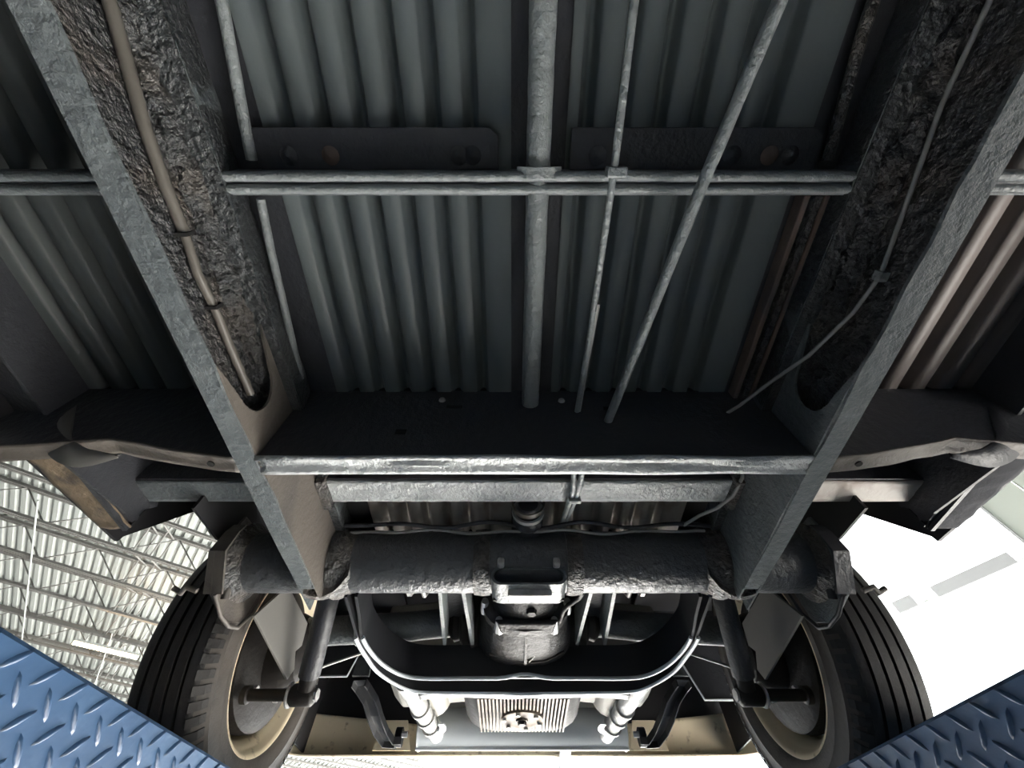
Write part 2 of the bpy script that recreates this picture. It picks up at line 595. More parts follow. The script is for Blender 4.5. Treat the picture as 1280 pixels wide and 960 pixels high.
FZ = 0.60
for (y0, y1) in ((-1.4, 0.050), (0.052, 0.402), (0.425, 0.80)):
    fm = 'rusty_lit' if y0 > 0.4 else 'floor_paint'
    corrugated('floor_panel', -0.345, -0.034, y0, y1, FZ, phase=0.019, material=fm)
    corrugated('floor_panel', 0.036, 0.345, y0, y1, FZ, phase=0.012, material=fm)
    for s in (-1, 1):
        corrugated('outer_floor_panel', min(s * 0.44, s * 0.80), max(s * 0.44, s * 0.80), y0, min(y1, 0.60), FZ + 0.01, phase=0.02,
                   pitch=0.05, groove=0.026, material='outer_floor_shaded' if s < 0 else 'outer_floor_lit')
obj('floor_spine', MB().box(-0.034, 0.036, -1.4, 0.80, FZ + 0.004, FZ + 0.02), 'undercoat_black', van)
for s in (-1, 1):
    obj('floor_edge', MB().box(s * 0.345, s * 0.44, -1.4, 0.62, FZ + 0.002, FZ + 0.02), 'undercoat_black', van)

# ---- centre tube with rough patches
def rough_tube(path, r, amp, n=14, step=0.012, sc=60):
    mb_ = MB()
    pts_ = []
    for a, b in zip(path[:-1], path[1:]):
        a, b = Vector(a), Vector(b)
        m_ = max(1, int((b - a).length / step))
        pts_ += [a.lerp(b, i / m_) for i in range(m_)]
    pts_.append(Vector(path[-1]))
    scl = [1 + lump(p, sc, amp) for p in pts_]
    return mb_.tube(pts_, r, n, scale=scl)


obj('heater_tube', rough_tube([(0.001, -1.3, 0.562), (-0.001, 0.10, 0.562), (-0.002, 0.405, 0.565)], 0.0145, 0.05), 'tube_grey', van,
    smooth=60)
obj('tube_saddle', MB().sweep([(-0.026, 0.046, 0.553), (-0.015, 0.046, 0.546), (0.0, 0.046, 0.544), (0.015, 0.046, 0.546),
                               (0.026, 0.046, 0.553)], [(-0.006, -0.0015), (0.006, -0.0015), (0.006, 0.0015), (-0.006, 0.0015)]),
    'tube_grey', van)

# ---- first cross member: two rounded ribs between and outside the rails
for (xa, xb) in ((-0.395, 0.395), (-0.82, -0.4325), (0.4325, 0.82)):
    cm = obj('cross_bar', MB().box(xa, xb, 0.046, 0.072, 0.553, 0.60), 'undercoat', van, bevel=0.002)
    for (yc, zc_, r) in ((0.0505, 0.5515, 0.0062), (0.0645, 0.5510, 0.0055)):
        k = int((xb - xa) / 0.012)
        obj('bar_rib', rough_tube([(xa, yc, zc_), (xb, yc, zc_)], r, 0.10, 10, sc=45), 'tube_grey' if abs(xa) < 0.4 else 'undercoat', cm, smooth=60)
# dark floor brackets in front of it with pressed bosses
for (xa, xb, rusty) in ((-0.355, -0.050, (-0.315, -0.262, -0.10, -0.083)), (0.040, 0.352, (0.075, 0.245, 0.292, 0.318))):
    fb = obj('floor_bracket', MB().prism([(xa, 0.0), (xb - 0.012, 0.0), (xb, 0.008), (xb, 0.046), (xa, 0.046)], 'z', 0.585, 0.592),
             'undercoat_black', van, bevel=0.001)
    for xr in rusty:
        obj('bracket_boss', MB().lathe([(0.0, 0.0), (0.001, 0.006), (0.004, 0.010), (0.006, 0.0125)], (xr, 0.030, 0.580), 'z', 14),
            'rust_strip' if xr in (-0.262, 0.292) else 'undercoat_black', fb, smooth=70)

# ---- rods and cable pipes
rod = obj('gear_rod', rough_tube([(0.0785, -0.8, 0.495), (0.079, 0.039, 0.50), (0.078, 0.25, 0.523), (0.0745, 0.412, 0.5435)], 0.0042, 0.06),
          'tube_grey', van, smooth=60)
obj('rod_clamp', MB().box(0.071, 0.093, 0.036, 0.047, 0.494, 0.512), 'tube_grey', rod, bevel=0.002)
obj('clamp_strap', MB().box(0.084, 0.092, 0.038, 0.045, 0.512, 0.552), 'tube_grey', rod, bevel=0.001)
obj('cable_pipe', rough_tube([(0.083, 0.20, 0.517), (0.080, 0.30, 0.530), (0.0785, 0.412, 0.5445)], 0.0028, 0.04), 'wire', van, smooth=60)
obj('clutch_tube', rough_tube([(0.33, -0.55, 0.478), (0.212, -0.098, 0.50), (0.181, 0.053, 0.503), (0.119, 0.412, 0.517)], 0.0068, 0.07),
    'tube_grey', van, smooth=60)
# where they come out behind the member
for (a, b, c) in (((0.0745, 0.435, 0.535), (0.079, 0.56, 0.52), (0.072, 0.74, 0.575)),
                  ((0.098, 0.435, 0.530), (0.089, 0.56, 0.52), (0.078, 0.74, 0.575))):
    obj('cable_pipe', rough_tube([a, b, c], 0.0052, 0.06), 'tube_grey', van, smooth=60)
obj('pipe_clip', MB().box(0.073, 0.096, 0.585, 0.594, 0.516, 0.530), 'tube_grey', van, bevel=0.002)

# floor edge conduits
obj('floor_conduit', rough_tube([(-0.330, -0.6, 0.588), (-0.344, -0.113, 0.585), (-0.357, -0.007, 0.583), (-0.362, 0.035, 0.583)], 0.0065, 0.08),
    'tube_grey', van, smooth=60)
obj('floor_conduit', rough_tube([(-0.366, 0.08, 0.583), (-0.374, 0.15, 0.583), (-0.392, 0.36, 0.585)], 0.0055, 0.05), 'tube_grey', van, smooth=60)
obj('floor_conduit', rough_tube([(0.348, -0.6, 0.588), (0.353, -0.087, 0.583), (0.364, 0.017, 0.583), (0.366, 0.035, 0.583)], 0.0065, 0.12),
    'undercoat_lumpy', van, smooth=60)
for (xa, xb, m_) in ((0.352, 0.360, 'rust_strip'), (0.364, 0.374, 'undercoat_lumpy'), (0.379, 0.386, 'rust_strip')):
    obj('floor_edge_strip', MB().box(xa, xb, 0.075, 0.40, 0.575 if m_ != 'rust_strip' else 0.580, 0.602), m_, van, bevel=0.002)

# ---- wiring inside the rails
pth = [(-0.415, -0.9, 0.525), (-0.418, -0.10, 0.522), (-0.418, 0.0, 0.502), (-0.418, 0.053, 0.497), (-0.417, 0.105, 0.495)]
hp = []
for i in range(len(pth) - 1):
    for t in range(60 if i == 0 else 22):
        hp.append(Vector(pth[i]).lerp(Vector(pth[i + 1]), t / (60 if i == 0 else 22)))
hose = obj('wiring_hose', MB().tube(hp, 0.0062, 10, scale=[1 + 0.07 * (i % 2) for i in range(len(hp))]), 'hose', van, smooth=60)
obj('hose_end', rough_tube([(-0.417, 0.105, 0.495), (-0.417, 0.15, 0.489), (-0.417, 0.20, 0.493), (-0.417, 0.25, 0.492), (-0.416, 0.33, 0.492)], 0.0055, 0.06), 'hose', hose,
    smooth=60)
obj('hose_clip', MB().box(-0.424, -0.409, 0.103, 0.107, 0.487, 0.503), 'hole_black', hose)
obj('hose_clip', MB().box(-0.424, -0.409, 0.192, 0.196, 0.485, 0.501), 'hole_black', hose)
cable = obj('brake_cable', MB().tube([Vector(p) for p in [(0.424, -0.9, 0.53), (0.423, -0.02, 0.521), (0.422, 0.054, 0.508), (0.420, 0.154, 0.491), (0.413, 0.205, 0.496), (0.390, 0.275, 0.508), (0.360, 0.33, 0.522), (0.335, 0.38, 0.533), (0.322, 0.402, 0.540)]], 0.0026, 8), 'wire', van, smooth=60)
obj('cable_clip', MB().box(0.415, 0.426, 0.148, 0.160, 0.484, 0.497), 'tube_grey', cable, bevel=0.001)

# ---- main cross member
def wavy(u, w):
    x = -0.402 + 0.804 * u
    y = 0.397 + 0.034 * w
    return (x, y, 0.4325 + lump((x, w, 1), 9, 0.004) + (0.003 if 0.3 < w < 0.7 else 0.0))
main = obj('main_cross_member', MB().box(-0.398, 0.398, 0.398, 0.406, 0.434, 0.604), 'undercoat_black', van)
obj('lower_flange', MB().grid(wavy, 60, 6), 'undercoat_lit', main, solid=0.004, smooth=60)
obj('rear_web', MB().box(-0.398, 0.398, 0.424, 0.430, 0.436, 0.604), 'undercoat_black', main)
for (hx, hz, hw, hh) in ((-0.130, 0.553, 0.013, 0.004), (-0.205, 0.487, 0.008, 0.006), (0.128, 0.549, 0.008, 0.004)):
    obj('slot', MB().prism([(hx - hw, hz - hh), (hx + hw, hz - hh), (hx + hw, hz + hh), (hx - hw, hz + hh)], 'y', 0.3965, 0.3985), 'hole_black', main)
for (hx, hz) in ((-0.153, 0.572), (0.052, 0.570)):
    obj('bolt', MB().lathe([(0.0, 0.0), (0.0, 0.004), (0.002, 0.0055), (0.004, 0.006)], (hx, 0.393, hz), 'y', 10), 'bolt_steel', main, smooth=50)

# ---- outriggers outside the rails
for s in (-1, 1):
    xs = [0.432, 0.47, 0.52, 0.565, 0.61, 0.64, 0.67, 0.72, 0.80, 0.86]
    zs = [0.432, 0.437, 0.446, 0.456, 0.466, 0.474, 0.470, 0.463, 0.455, 0.453]
    poly = [(s * x, z) for x, z in zip(xs, zs)] + [(s * 0.86, 0.61), (s * 0.432, 0.61)]
    og = obj('outrigger', MB().prism(poly, 'y', 0.398, 0.403), 'undercoat_black', van)

    def strip(u, w, s=s):
        t = u * (len(xs) - 1)
        i = min(int(t), len(xs) - 2)
        fr_ = t - i
        x = xs[i] + (xs[i + 1] - xs[i]) * fr_
        z = zs[i] + (zs[i + 1] - zs[i]) * fr_
        return (s * x, 0.397 + 0.030 * w, z - 0.001 + lump((s * x, w, 7), 18, 0.003) + 0.006 * math.sin(w * PI) * 0.4)
    obj('outrigger_flange', MB().grid(strip, 45, 5), 'dusty_plate', og, solid=0.003, smooth=60)
    obj('outrigger_rear_web', MB().prism(poly, 'y', 0.424, 0.428), 'undercoat_black', og)
    obj('flange_hole', MB().lathe([(0.0, 0.0), (0.0, 0.005), (0.002, 0.005)], (s * 0.470, 0.412, 0.4315), 'z', 10), 'hole_black', og)
    # flared jacking gusset, a bent sheet
    prof_a = [(0.772, 0.400, 0.560), (0.728, 0.396, 0.505), (0.700, 0.398, 0.473), (0.668, 0.402, 0.456), (0.650, 0.404, 0.452), (0.610, 0.408, 0.446)]
    prof_b = [(0.800, 0.410, 0.520), (0.768, 0.412, 0.490), (0.745, 0.418, 0.468), (0.715, 0.424, 0.450), (0.672, 0.426, 0.440), (0.615, 0.412, 0.444)]
    pa, pb = smooth_path(prof_a, 4), smooth_path(prof_b, 4)
    rows = [[tuple(Vector((s * q.x, q.y, q.z))) for q in (a_, a_.lerp(b_, 0.5) + Vector((0, -0.004, 0.002)), b_)] for a_, b_ in zip(pa, pb)]
    v = [p for r_ in rows for p in r_]
    f = [(3 * i + j, 3 * i + j + 1, 3 * i + j + 4, 3 * i + j + 3) for i in range(len(rows) - 1) for j in range(2)]
    obj('jacking_gusset', MB().add(v, f), 'shield_grey' if s < 0 else 'undercoat_black', og, solid=0.004, smooth=60)  # left gusset coloured lighter to carry the light from the right
    obj('bracket_plate', MB().prism([(0.43, 0.47), (0.60, 0.50), (0.64, 0.55), (0.60, 0.60), (0.43, 0.60)], 'x', s * 0.742, s * 0.748),
        'undercoat_black', og)

# ---- second cross bar, full width
def bar2(u, w):
    x = -0.40 + 0.80 * u
    return (x, 0.562 + 0.055 * w, 0.545 + lump((x, w, 4), 10, 0.0015) + lump((x, w * 2, 9), 45, 0.0014))
rb_ = obj('rear_cross_bar', MB().grid(bar2, 110, 8), 'undercoat_lit', van, solid=0.004, smooth=60)
obj('bar_wall', MB().box(-0.79, 0.79, 0.558, 0.563, 0.546, 0.60), 'undercoat_black', rb_)
obj('bar_wall', MB().box(-0.79, 0.79, 0.615, 0.619, 0.546, 0.60), 'undercoat', rb_)
for s in (-1, 1):
    def bar3(u, w, s=s):
        x = s * (0.43 + 0.36 * u)
        return (x, 0.562 + 0.055 * w, 0.545 + lump((x, w, 4), 10, 0.0015))
    obj('bar_end', MB().grid(bar3, 40, 6), 'undercoat' if s < 0 else 'rusty_lit', rb_, solid=0.004, smooth=60)  # right end paler and tan, light painted into its colour
    obj('end_weld', MB().lathe([(-0.012, 0.0), (-0.010, 0.022), (0.004, 0.034), (0.008, 0.0)], (s * 0.775, 0.59, 0.56), 'x', 12, s), 'dusty_plate', rb_, smooth=40)
    obj('rail_tab', MB().box(s * 0.382, s * 0.399, 0.552, 0.628, 0.530, 0.60), 'undercoat_lumpy', rb_, bevel=0.003)

# brake pipe bundle in front of the torsion tube
obj('brake_pipe', MB().tube([Vector((-0.385 + 0.77 * i / 30, 0.700 + 0.006 * math.sin(i * 0.9), 0.553 + 0.004 * math.sin(i * 0.7))) for i in range(31)], 0.0042, 8),
    'undercoat_black', van, smooth=60)
obj('brake_pipe', MB().tube([Vector((-0.37 + 0.74 * i / 30, 0.712 + 0.004 * math.sin(i * 0.6 + 1), 0.546 + 0.003 * math.sin(i * 1.1))) for i in range(31)], 0.003, 8),
    'wire', van, smooth=60)
obj('hose_loop', MB().tube([Vector(p) for p in [(0.395, 0.52, 0.558), (0.391, 0.545, 0.535), (0.382, 0.585, 0.528), (0.366, 0.625, 0.534), (0.345, 0.66, 0.545), (0.325, 0.70, 0.553)]],
                           0.0032, 8), 'wire', van, smooth=60)
# shift coupling boot
sb = obj('shift_boot', MB().lathe([(0.0, 0.0), (0.0, 0.020), (0.02, 0.028), (0.035, 0.022), (0.05, 0.032), (0.065, 0.024), (0.08, 0.03)], (0.0, 0.645, 0.562), 'y', 20),
         'undercoat_black', van, smooth=60)
obj('boot_ring', MB().lathe([(0.0, 0.030), (0.0, 0.034), (0.010, 0.034), (0.010, 0.030)], (0.0, 0.640, 0.562), 'y', 24), 'hose', sb, smooth=50)
obj('boot_ring', MB().lathe([(0.0, 0.028), (0.0, 0.033), (0.008, 0.033), (0.008, 0.028)], (0.0, 0.662, 0.560), 'y', 24), 'bolt_steel', sb, smooth=50)

# ---- torsion tube
TY, TZ, TR = 0.778, 0.522, 0.060
tt = obj('torsion_tube', rough_tube([(-0.60, TY, TZ), (0.60, TY, TZ)], TR, 0.018, 32, 0.01, 40), 'tube_shaded', van, smooth=60)
for s in (-1, 1):
    obj('tube_sleeve', MB().lathe([(0.0, 0.050), (0.0, 0.0635), (0.012, 0.0655), (0.032, 0.0635), (0.032, 0.05)], (s * 0.078, TY, TZ), 'x', 32, s), 'undercoat_lumpy', tt, smooth=60)
# centre mounting: a pressed oval ring under the tube
ring = []
for i in range(32):
    a = 2 * PI * i / 32
    cx = 0.055 if math.cos(a) > 0 else -0.055
    ring.append((cx + 0.019 * math.cos(a), 0.0185 * math.sin(a)))
mo = [(p[0], TY - 0.045 + 0.0, TZ - 0.054 + p[1]) for p in ring]
rr = MB()
outer0 = [(p[0], 0.735, 0.463 + p[1]) for p in ring]
inner0 = [(p[0] * 0.92, 0.735, 0.463 + p[1] * 0.76) for p in ring]
outer1 = [(p[0], 0.80, 0.463 + p[1]) for p in ring]
inner1 = [(p[0] * 0.92, 0.80, 0.463 + p[1] * 0.76) for p in ring]
v = outer0 + inner0 + outer1 + inner1
f = []
for i in range(32):
    j = (i + 1) % 32
    f += [(i, j, 32 + j, 32 + i), (64 + i, 96 + i, 96 + j, 64 + j), (i, 64 + i, 64 + j, j), (32 + i, 32 + j, 96 + j, 96 + i)]
rr.add(v, f)
nm = obj('nose_mount', rr, 'undercoat', tt, smooth=50)
obj('mount_block', MB().box(-0.041, 0.043, 0.748, 0.772, 0.431, 0.444), 'pipe_white', nm, bevel=0.002)
obj('mount_shade', MB().prism([(-0.07, 0.446), (0.07, 0.446), (0.07, 0.481), (-0.07, 0.481)], 'y', 0.790, 0.796), 'hole_black', nm)  # black plate added in place of the shade inside the ring
for s in (-1, 1):
    obj('mount_lug', MB().box(s * 0.048, s * 0.062, 0.720, 0.738, 0.478, 0.494), 'pipe_white', nm, bevel=0.004)

# ---- forks between torsion tube and hoop
for s in (-1, 1):
    for (xa, xb, m_) in ((0.186, 0.208, 'undercoat'), (0.139, 0.136, 'undercoat')):
        fk = obj('fork_plate', MB().loft([[(s * (xa - 0.004), 0.80, 0.492), (s * (xa + 0.004), 0.80, 0.492), (s * (xa + 0.004), 0.80, 0.56), (s * (xa - 0.004), 0.80, 0.56)],
                                          [(s * (xb - 0.004), 1.135, 0.522), (s * (xb + 0.004), 1.135, 0.522), (s * (xb + 0.004), 1.135, 0.59), (s * (xb - 0.004), 1.135, 0.59)]]),
                 'tube_grey', van)
    obj('fork_top', MB().loft([[(s * 0.135, 0.80, 0.555), (s * 0.190, 0.80, 0.555), (s * 0.190, 0.80, 0.561), (s * 0.135, 0.80, 0.561)],
                               [(s * 0.132, 1.135, 0.585), (s * 0.212, 1.135, 0.585), (s * 0.212, 1.135, 0.591), (s * 0.132, 1.135, 0.591)]]), 'undercoat_black', van)

# ---- hoop: channel bent round behind the gearbox, open below
def mirror_u(half):
    return half + [(-x, y) for (x, y) in half[::-1]]


half_i = [(-0.345, 0.80), (-0.353, 0.87), (-0.362, 0.93), (-0.366, 0.98), (-0.356, 1.045), (-0.336, 1.100), (-0.303, 1.143), (-0.255, 1.160), (-0.15, 1.160), (-0.05, 1.160)]
half_o = [(-0.372, 0.80), (-0.376, 0.87), (-0.380, 0.93), (-0.382, 0.98), (-0.376, 1.045), (-0.362, 1.125), (-0.322, 1.200), (-0.275, 1.236), (-0.17, 1.243), (-0.05, 1.245)]
ui = smooth_path([(x, y, 0) for x, y in mirror_u(half_i)])
uo = smooth_path([(x, y, 0) for x, y in mirror_u(half_o)])
zb_, zt_, th = 0.458, 0.534, 0.006
rings = []
for a, b in zip(ui, uo):
    t1 = a.lerp(b, min(0.4, th / max(1e-4, (b - a).length)))
    t2 = b.lerp(a, min(0.4, th / max(1e-4, (b - a).length)))
    rings.append([(a.x, a.y, zb_), (a.x, a.y, zt_), (b.x, b.y, zt_), (b.x, b.y, zb_), (t2.x, t2.y, zb_), (t2.x, t2.y, zt_ - th), (t1.x, t1.y, zt_ - th), (t1.x, t1.y, zb_)])
hoop = obj('hoop_frame', MB().loft(rings), 'hoop_black', van, smooth=30)
for pth_, kink in ((ui, 0.010), (uo, -0.003)):
    lp = []
    for p in pth_:
        if p.y < 0.955:
            continue
        z = zb_ - 0.001
        if abs(p.x) < 0.06:
            z += kink * (1 - abs(p.x) / 0.06)
        lp.append((p.x, p.y, z))
    obj('hoop_lip', MB().tube(lp, 0.0048, 8), 'muffler_steel', hoop, smooth=60)  # bright colour paints the light caught along the black hoop's lower edges

# ---- gearbox
def ringxz(y, cx, cz, rx, rz_, n=24, sq=2.6, flat=0.0):
    out = []
    for i in range(n):
        a = 2 * PI * i / n
        c_, s_ = math.cos(a), math.sin(a)
        out.append((cx + rx * math.copysign(abs(c_) ** (2 / sq), c_), y, cz + rz_ * math.copysign(abs(s_) ** (2 / sq), s_)))
    return out
gb = obj('gearbox', MB().loft([ringxz(y, 0.0, cz, rx, rz_) for (y, cz, rx, rz_) in
     ((0.82, 0.545, 0.045, 0.045), (0.85, 0.545, 0.062, 0.060), (0.90, 0.55, 0.072, 0.066), (0.94, 0.555, 0.082, 0.074), (0.95, 0.555, 0.105, 0.090), (0.975, 0.555, 0.105, 0.090),
      (0.985, 0.56, 0.092, 0.082), (1.05, 0.57, 0.105, 0.095), (1.12, 0.585, 0.125, 0.105), (1.25, 0.61, 0.15, 0.12), (1.32, 0.63, 0.19, 0.15))]), 'cast_alloy', van, smooth=40)
for (bx_, bz_) in ((-0.062, 0.482), (0.062, 0.482), (-0.096, 0.525), (0.096, 0.525), (-0.1, 0.58), (0.1, 0.58)):
    obj('gearbox_bolt', MB().lathe([(-0.012, 0.0), (-0.012, 0.008), (0.0, 0.009), (0.03, 0.013), (0.035, 0.0)], (bx_, 0.945, bz_), 'y', 8), 'bolt_steel', gb, smooth=40)
obj('gearbox_rib', MB().box(-0.003, 0.003, 0.97, 1.12, 0.470, 0.51), 'cast_alloy', gb)
obj('gearbox_pan', MB().loft([[(-0.062, 0.93, 0.470), (0.062, 0.93, 0.470), (0.072, 0.93, 0.482), (-0.072, 0.93, 0.482)],
                              [(-0.055, 0.965, 0.466), (0.055, 0.965, 0.466), (0.07, 0.965, 0.48), (-0.07, 0.965, 0.48)]]), 'cast_alloy', gb, bevel=0.003)
obj('drain_plug', MB().lathe([(0.0, 0.0), (0.0, 0.010), (0.012, 0.012), (0.03, 0.018)], (0.01, 0.90, 0.475), 'z', 6), 'cast_alloy', gb)
obj('ground_strap', MB().tube([Vector(p) for p in [(0.085, 0.79, 0.475), (0.115, 0.83, 0.482), (0.112, 0.86, 0.49), (0.09, 0.88, 0.485), (0.082, 0.91, 0.49), (0.075, 0.95, 0.485)]], 0.005, 8),
    'cast_alloy', gb, smooth=60)
# wires and dirt hanging in the bay
obj('starter_wire', MB().tube([Vector(p) for p in [(-0.06, 1.10, 0.50), (-0.02, 1.11, 0.49), (0.01, 1.12, 0.478), (0.03, 1.09, 0.485), (0.06, 1.02, 0.50)]], 0.003, 6), 'wire', gb, smooth=60)
obj('starter_wire', MB().tube([Vector(p) for p in [(-0.09, 1.12, 0.495), (-0.05, 1.13, 0.49), (0.0, 1.13, 0.48), (0.05, 1.13, 0.483), (0.10, 1.12, 0.50)]], 0.003, 6), 'drum_iron', gb, smooth=60)

# ---- axle tubes, brakes and links
for s in (-1, 1):
    ax = obj('axle_tube', MB().tube([(s * 0.12, 1.16, 0.60), (s * 0.30, 1.165, 0.585), (s * 0.62, 1.18, 0.575)], 0.036, 20), 'undercoat', van, smooth=60)
    obj('axle_boot', MB().lathe([(0.0, 0.070), (0.02, 0.074), (0.03, 0.060), (0.045, 0.064), (0.055, 0.050), (0.07, 0.054), (0.085, 0.040)], (s * 0.12, 1.16, 0.60), 'x', 24, s),
        'drum_iron', ax, smooth=50)
    obj('axle_collar', MB().lathe([(0, 0.03), (0, 0.041), (0.016, 0.041), (0.016, 0.03)], (s * 0.44, 1.172, 0.581), 'x', 20, s), 'bolt_steel', ax, smooth=50)
    # bracket leg hanging in the bay beside the fork
    br = obj('bump_bracket', MB().prism([(0.88, 0.535), (0.92, 0.535), (0.92, 0.63), (0.88, 0.63)], 'x', s * 0.255, s * 0.295), 'undercoat', van, bevel=0.004)
    obj('bracket_bolt', MB().lathe([(-0.012, 0.0), (-0.012, 0.010), (0.0, 0.010)], (s * 0.275, 0.935, 0.545), 'y', 6), 'bolt_steel', br)
    obj('bay_hose', MB().tube([Vector(p) for p in [(s * 0.245, 0.82, 0.56), (s * 0.238, 0.86, 0.525), (s * 0.232, 0.90, 0.518), (s * 0.225, 0.91, 0.54)]], 0.005, 8), 'wire', van, smooth=60)
    # spring plate: flat trailing arm
    sp = [(0.905, 0.545), (0.838, 0.440), (1.086, 0.425), (1.10, 0.452), (1.07, 0.478), (1.09, 0.50), (1.072, 0.545)]
    spo = obj('spring_plate', MB().prism(sp, 'x', s * 0.556, s * 0.562), 'shield_grey', van, bevel=0.001)
    # shock absorber: eye, body, dust sleeve and lower stud
    s0, s1 = Vector((s * 0.452, 0.885, 0.585)), Vector((s * 0.505, 1.085, 0.408))
    dr = (s1 - s0).normalized()
    sh = obj('shock_absorber', MB().tube([s0, s0.lerp(s1, 0.9)], 0.024, 20), 'undercoat_black', van, smooth=60)
    obj('shock_cap', MB().tube([s0.lerp(s1, 0.88), s1], 0.019, 16), 'drum_iron', sh, smooth=60)
    obj('shock_eye', MB().lathe([(-0.02, 0.0), (-0.02, 0.016), (-0.014, 0.022), (0.03, 0.022), (0.04, 0.012), (0.13, 0.012), (0.132, 0.018), (0.145, 0.018), (0.145, 0.0)],
                                (s1.x, 1.10, 0.40), 'x', 20, s), 'drum_iron', sh, smooth=50)
    obj('eye_nut', MB().lathe([(-0.004, 0.0), (-0.004, 0.013), (0.010, 0.013), (0.010, 0.0)], (s1.x - s * 0.022, 1.10, 0.40), 'x', 6, s), 'bolt_steel', sh)
    obj('eye_washer', MB().lathe([(0, 0.010), (0, 0.025), (0.004, 0.025), (0.004, 0.010)], (s1.x + s * 0.035, 1.10, 0.40), 'x', 20, s), 'bolt_steel', sh)
    # hand brake cable
    obj('brake_line', MB().tube([Vector(p) for p in [(s * 0.50, 1.05, 0.425), (s * 0.47, 1.09, 0.46), (s * 0.42, 1.14, 0.505), (s * 0.36, 1.16, 0.545)]], 0.003, 8), 'wire', van, smooth=60)
    # bracket plate at the end of the torsion tube
    pl = [(0.700, 0.575), (0.682, 0.480), (0.742, 0.430), (0.82, 0.418), (0.875, 0.445), (0.885, 0.60)]
    eb = obj('tube_end_bracket', MB().prism(pl, 'x', s * 0.597, s * 0.604), 'dusty_plate' if s < 0 else 'undercoat', van, bevel=0.002)
    fl = [(0.692, 0.548), (0.684, 0.525), (0.682, 0.480), (0.742, 0.430)]
    obj('bracket_flange', MB().loft([[(s * 0.580, y, z), (s * (0.606 + 0.08 * (0.548 - z)), y, z), (s * (0.606 + 0.08 * (0.548 - z)), y + 0.004, z + 0.003), (s * 0.580, y + 0.004, z + 0.003)] for (y, z) in fl]),
        'dusty_plate' if s < 0 else 'undercoat_black', eb)
    obj('bracket_shield', MB().prism([(0.600, 0.512), (0.700, 0.520), (0.90, 0.58), (0.90, 0.86), (0.600, 0.86)], 'x', s * 0.626, s * 0.632), 'body_black', eb)
    obj('bracket_lip', MB().tube([Vector((s * 0.592, y, z)) for (y, z) in ((0.742, 0.430), (0.79, 0.416), (0.83, 0.416), (0.86, 0.428), (0.885, 0.47), (0.89, 0.55))], 0.004, 8),
        'dusty_plate' if s < 0 else 'undercoat_black', eb, smooth=60)
    obj('bracket_rib', MB().tube([Vector((s * 0.592, y, z)) for (y, z) in ((0.715, 0.56), (0.73, 0.50), (0.775, 0.44))], 0.008, 8), 'dusty_plate' if s < 0 else 'undercoat_black', eb, smooth=60)
    obj('tube_flange_weld', MB().lathe([(-0.022, 0.060), (-0.012, 0.066), (0.0, 0.078), (0.004, 0.06)], (s * 0.592, TY, TZ), 'x', 24, s), 'undercoat_lumpy', eb, smooth=60)
    for (y, z) in ((0.700, 0.535), (0.705, 0.475)):
        obj('bracket_hole', MB().lathe([(0, 0.0), (0, 0.006), (0.002, 0.006)], (s * 0.5955, y + 0.012, z), 'x', 10, s), 'hole_black', eb)
    obj('stud_clip', MB().tube([Vector(p) for p in [(s * 0.625, 0.735, 0.432), (s * 0.645, 0.728, 0.436), (s * 0.655, 0.738, 0.430), (s * 0.67, 0.732, 0.436)]], 0.005, 8), 'dusty_plate', eb, smooth=60)

    # ---- wheel
    WX, WY, WZ = s * 0.0, 1.19, 0.523
    whl = empty('wheel', (s * 0.72, WY, ZC + 0.212))
    setparent(whl, van)
    tp = [(0.654, 0.200), (0.648, 0.208), (0.642, 0.222), (0.639, 0.236), (0.6375, 0.240), (0.639, 0.244), (0.6395, 0.258), (0.641, 0.270), (0.6395, 0.274), (0.643, 0.279), (0.648, 0.290),
          (0.656, 0.301), (0.667, 0.3075), (0.682, 0.3105), (0.6825, 0.303), (0.688, 0.303), (0.6885, 0.3112), (0.708, 0.3120), (0.7085, 0.303), (0.7145, 0.303), (0.715, 0.3122), (0.733, 0.3122),
          (0.7335, 0.303), (0.7395, 0.303), (0.740, 0.312), (0.759, 0.3112), (0.7595, 0.303), (0.765, 0.303), (0.7655, 0.3105), (0.780, 0.308), (0.790, 0.301), (0.797, 0.290), (0.801, 0.274), (0.802, 0.25), (0.795, 0.222),
          (0.786, 0.200)]
    mb = MB().lathe(tp, (0, WY, WZ), 'x', 96, s)
    mb.v = [(p[0], p[1], max(p[2], rz(1.19) + 0.0005 + 0.0628 * (p[1] - 1.19))) for p in mb.v]
    ty = obj('tyre', mb, 'tyre_rubber', whl, smooth=35)
    ty.data.materials.append(M['sidewall_rubber'])
    npf = len(tp) - 1
    for i, pgn in enumerate(ty.data.polygons):
        if i % npf <= 10:
            pgn.material_index = 1
    # shoulder lugs
    lug = MB()
    for i in range(72):
        a = 2 * PI * i / 72
        if WZ + 0.3 * math.sin(a) < rz(1.19) + 0.012:
            continue
        c0 = Vector((0, math.cos(a), math.sin(a)))
        t0 = Vector((0, -math.sin(a), math.cos(a)))
        cen = Vector((0, WY, WZ))
        q = []
        for (x, r, w) in ((0.6425, 0.282, 0.0075), (0.6475, 0.293, 0.008), (0.664, 0.3085, 0.0085)):
            for sg in (-1, 1):
                q.append(tuple(cen + c0 * r + t0 * w * sg + Vector((s * x, 0, 0))))
        q2 = [tuple(Vector(p) + c0 * 0.0013 - Vector((s * 0.0013, 0, 0))) for p in q]
        allv = q + q2
        lug.add(allv, [(6, 7, 9, 8), (8, 9, 11, 10), (0, 6, 8, 2), (2, 8, 10, 4), (1, 3, 9, 7), (3, 5, 11, 9), (0, 1, 7, 6), (4, 10, 11, 5)])
    lo_ = obj('shoulder_lugs', lug, 'tyre_rubber', ty)
    lo_['kind'] = 'stuff'
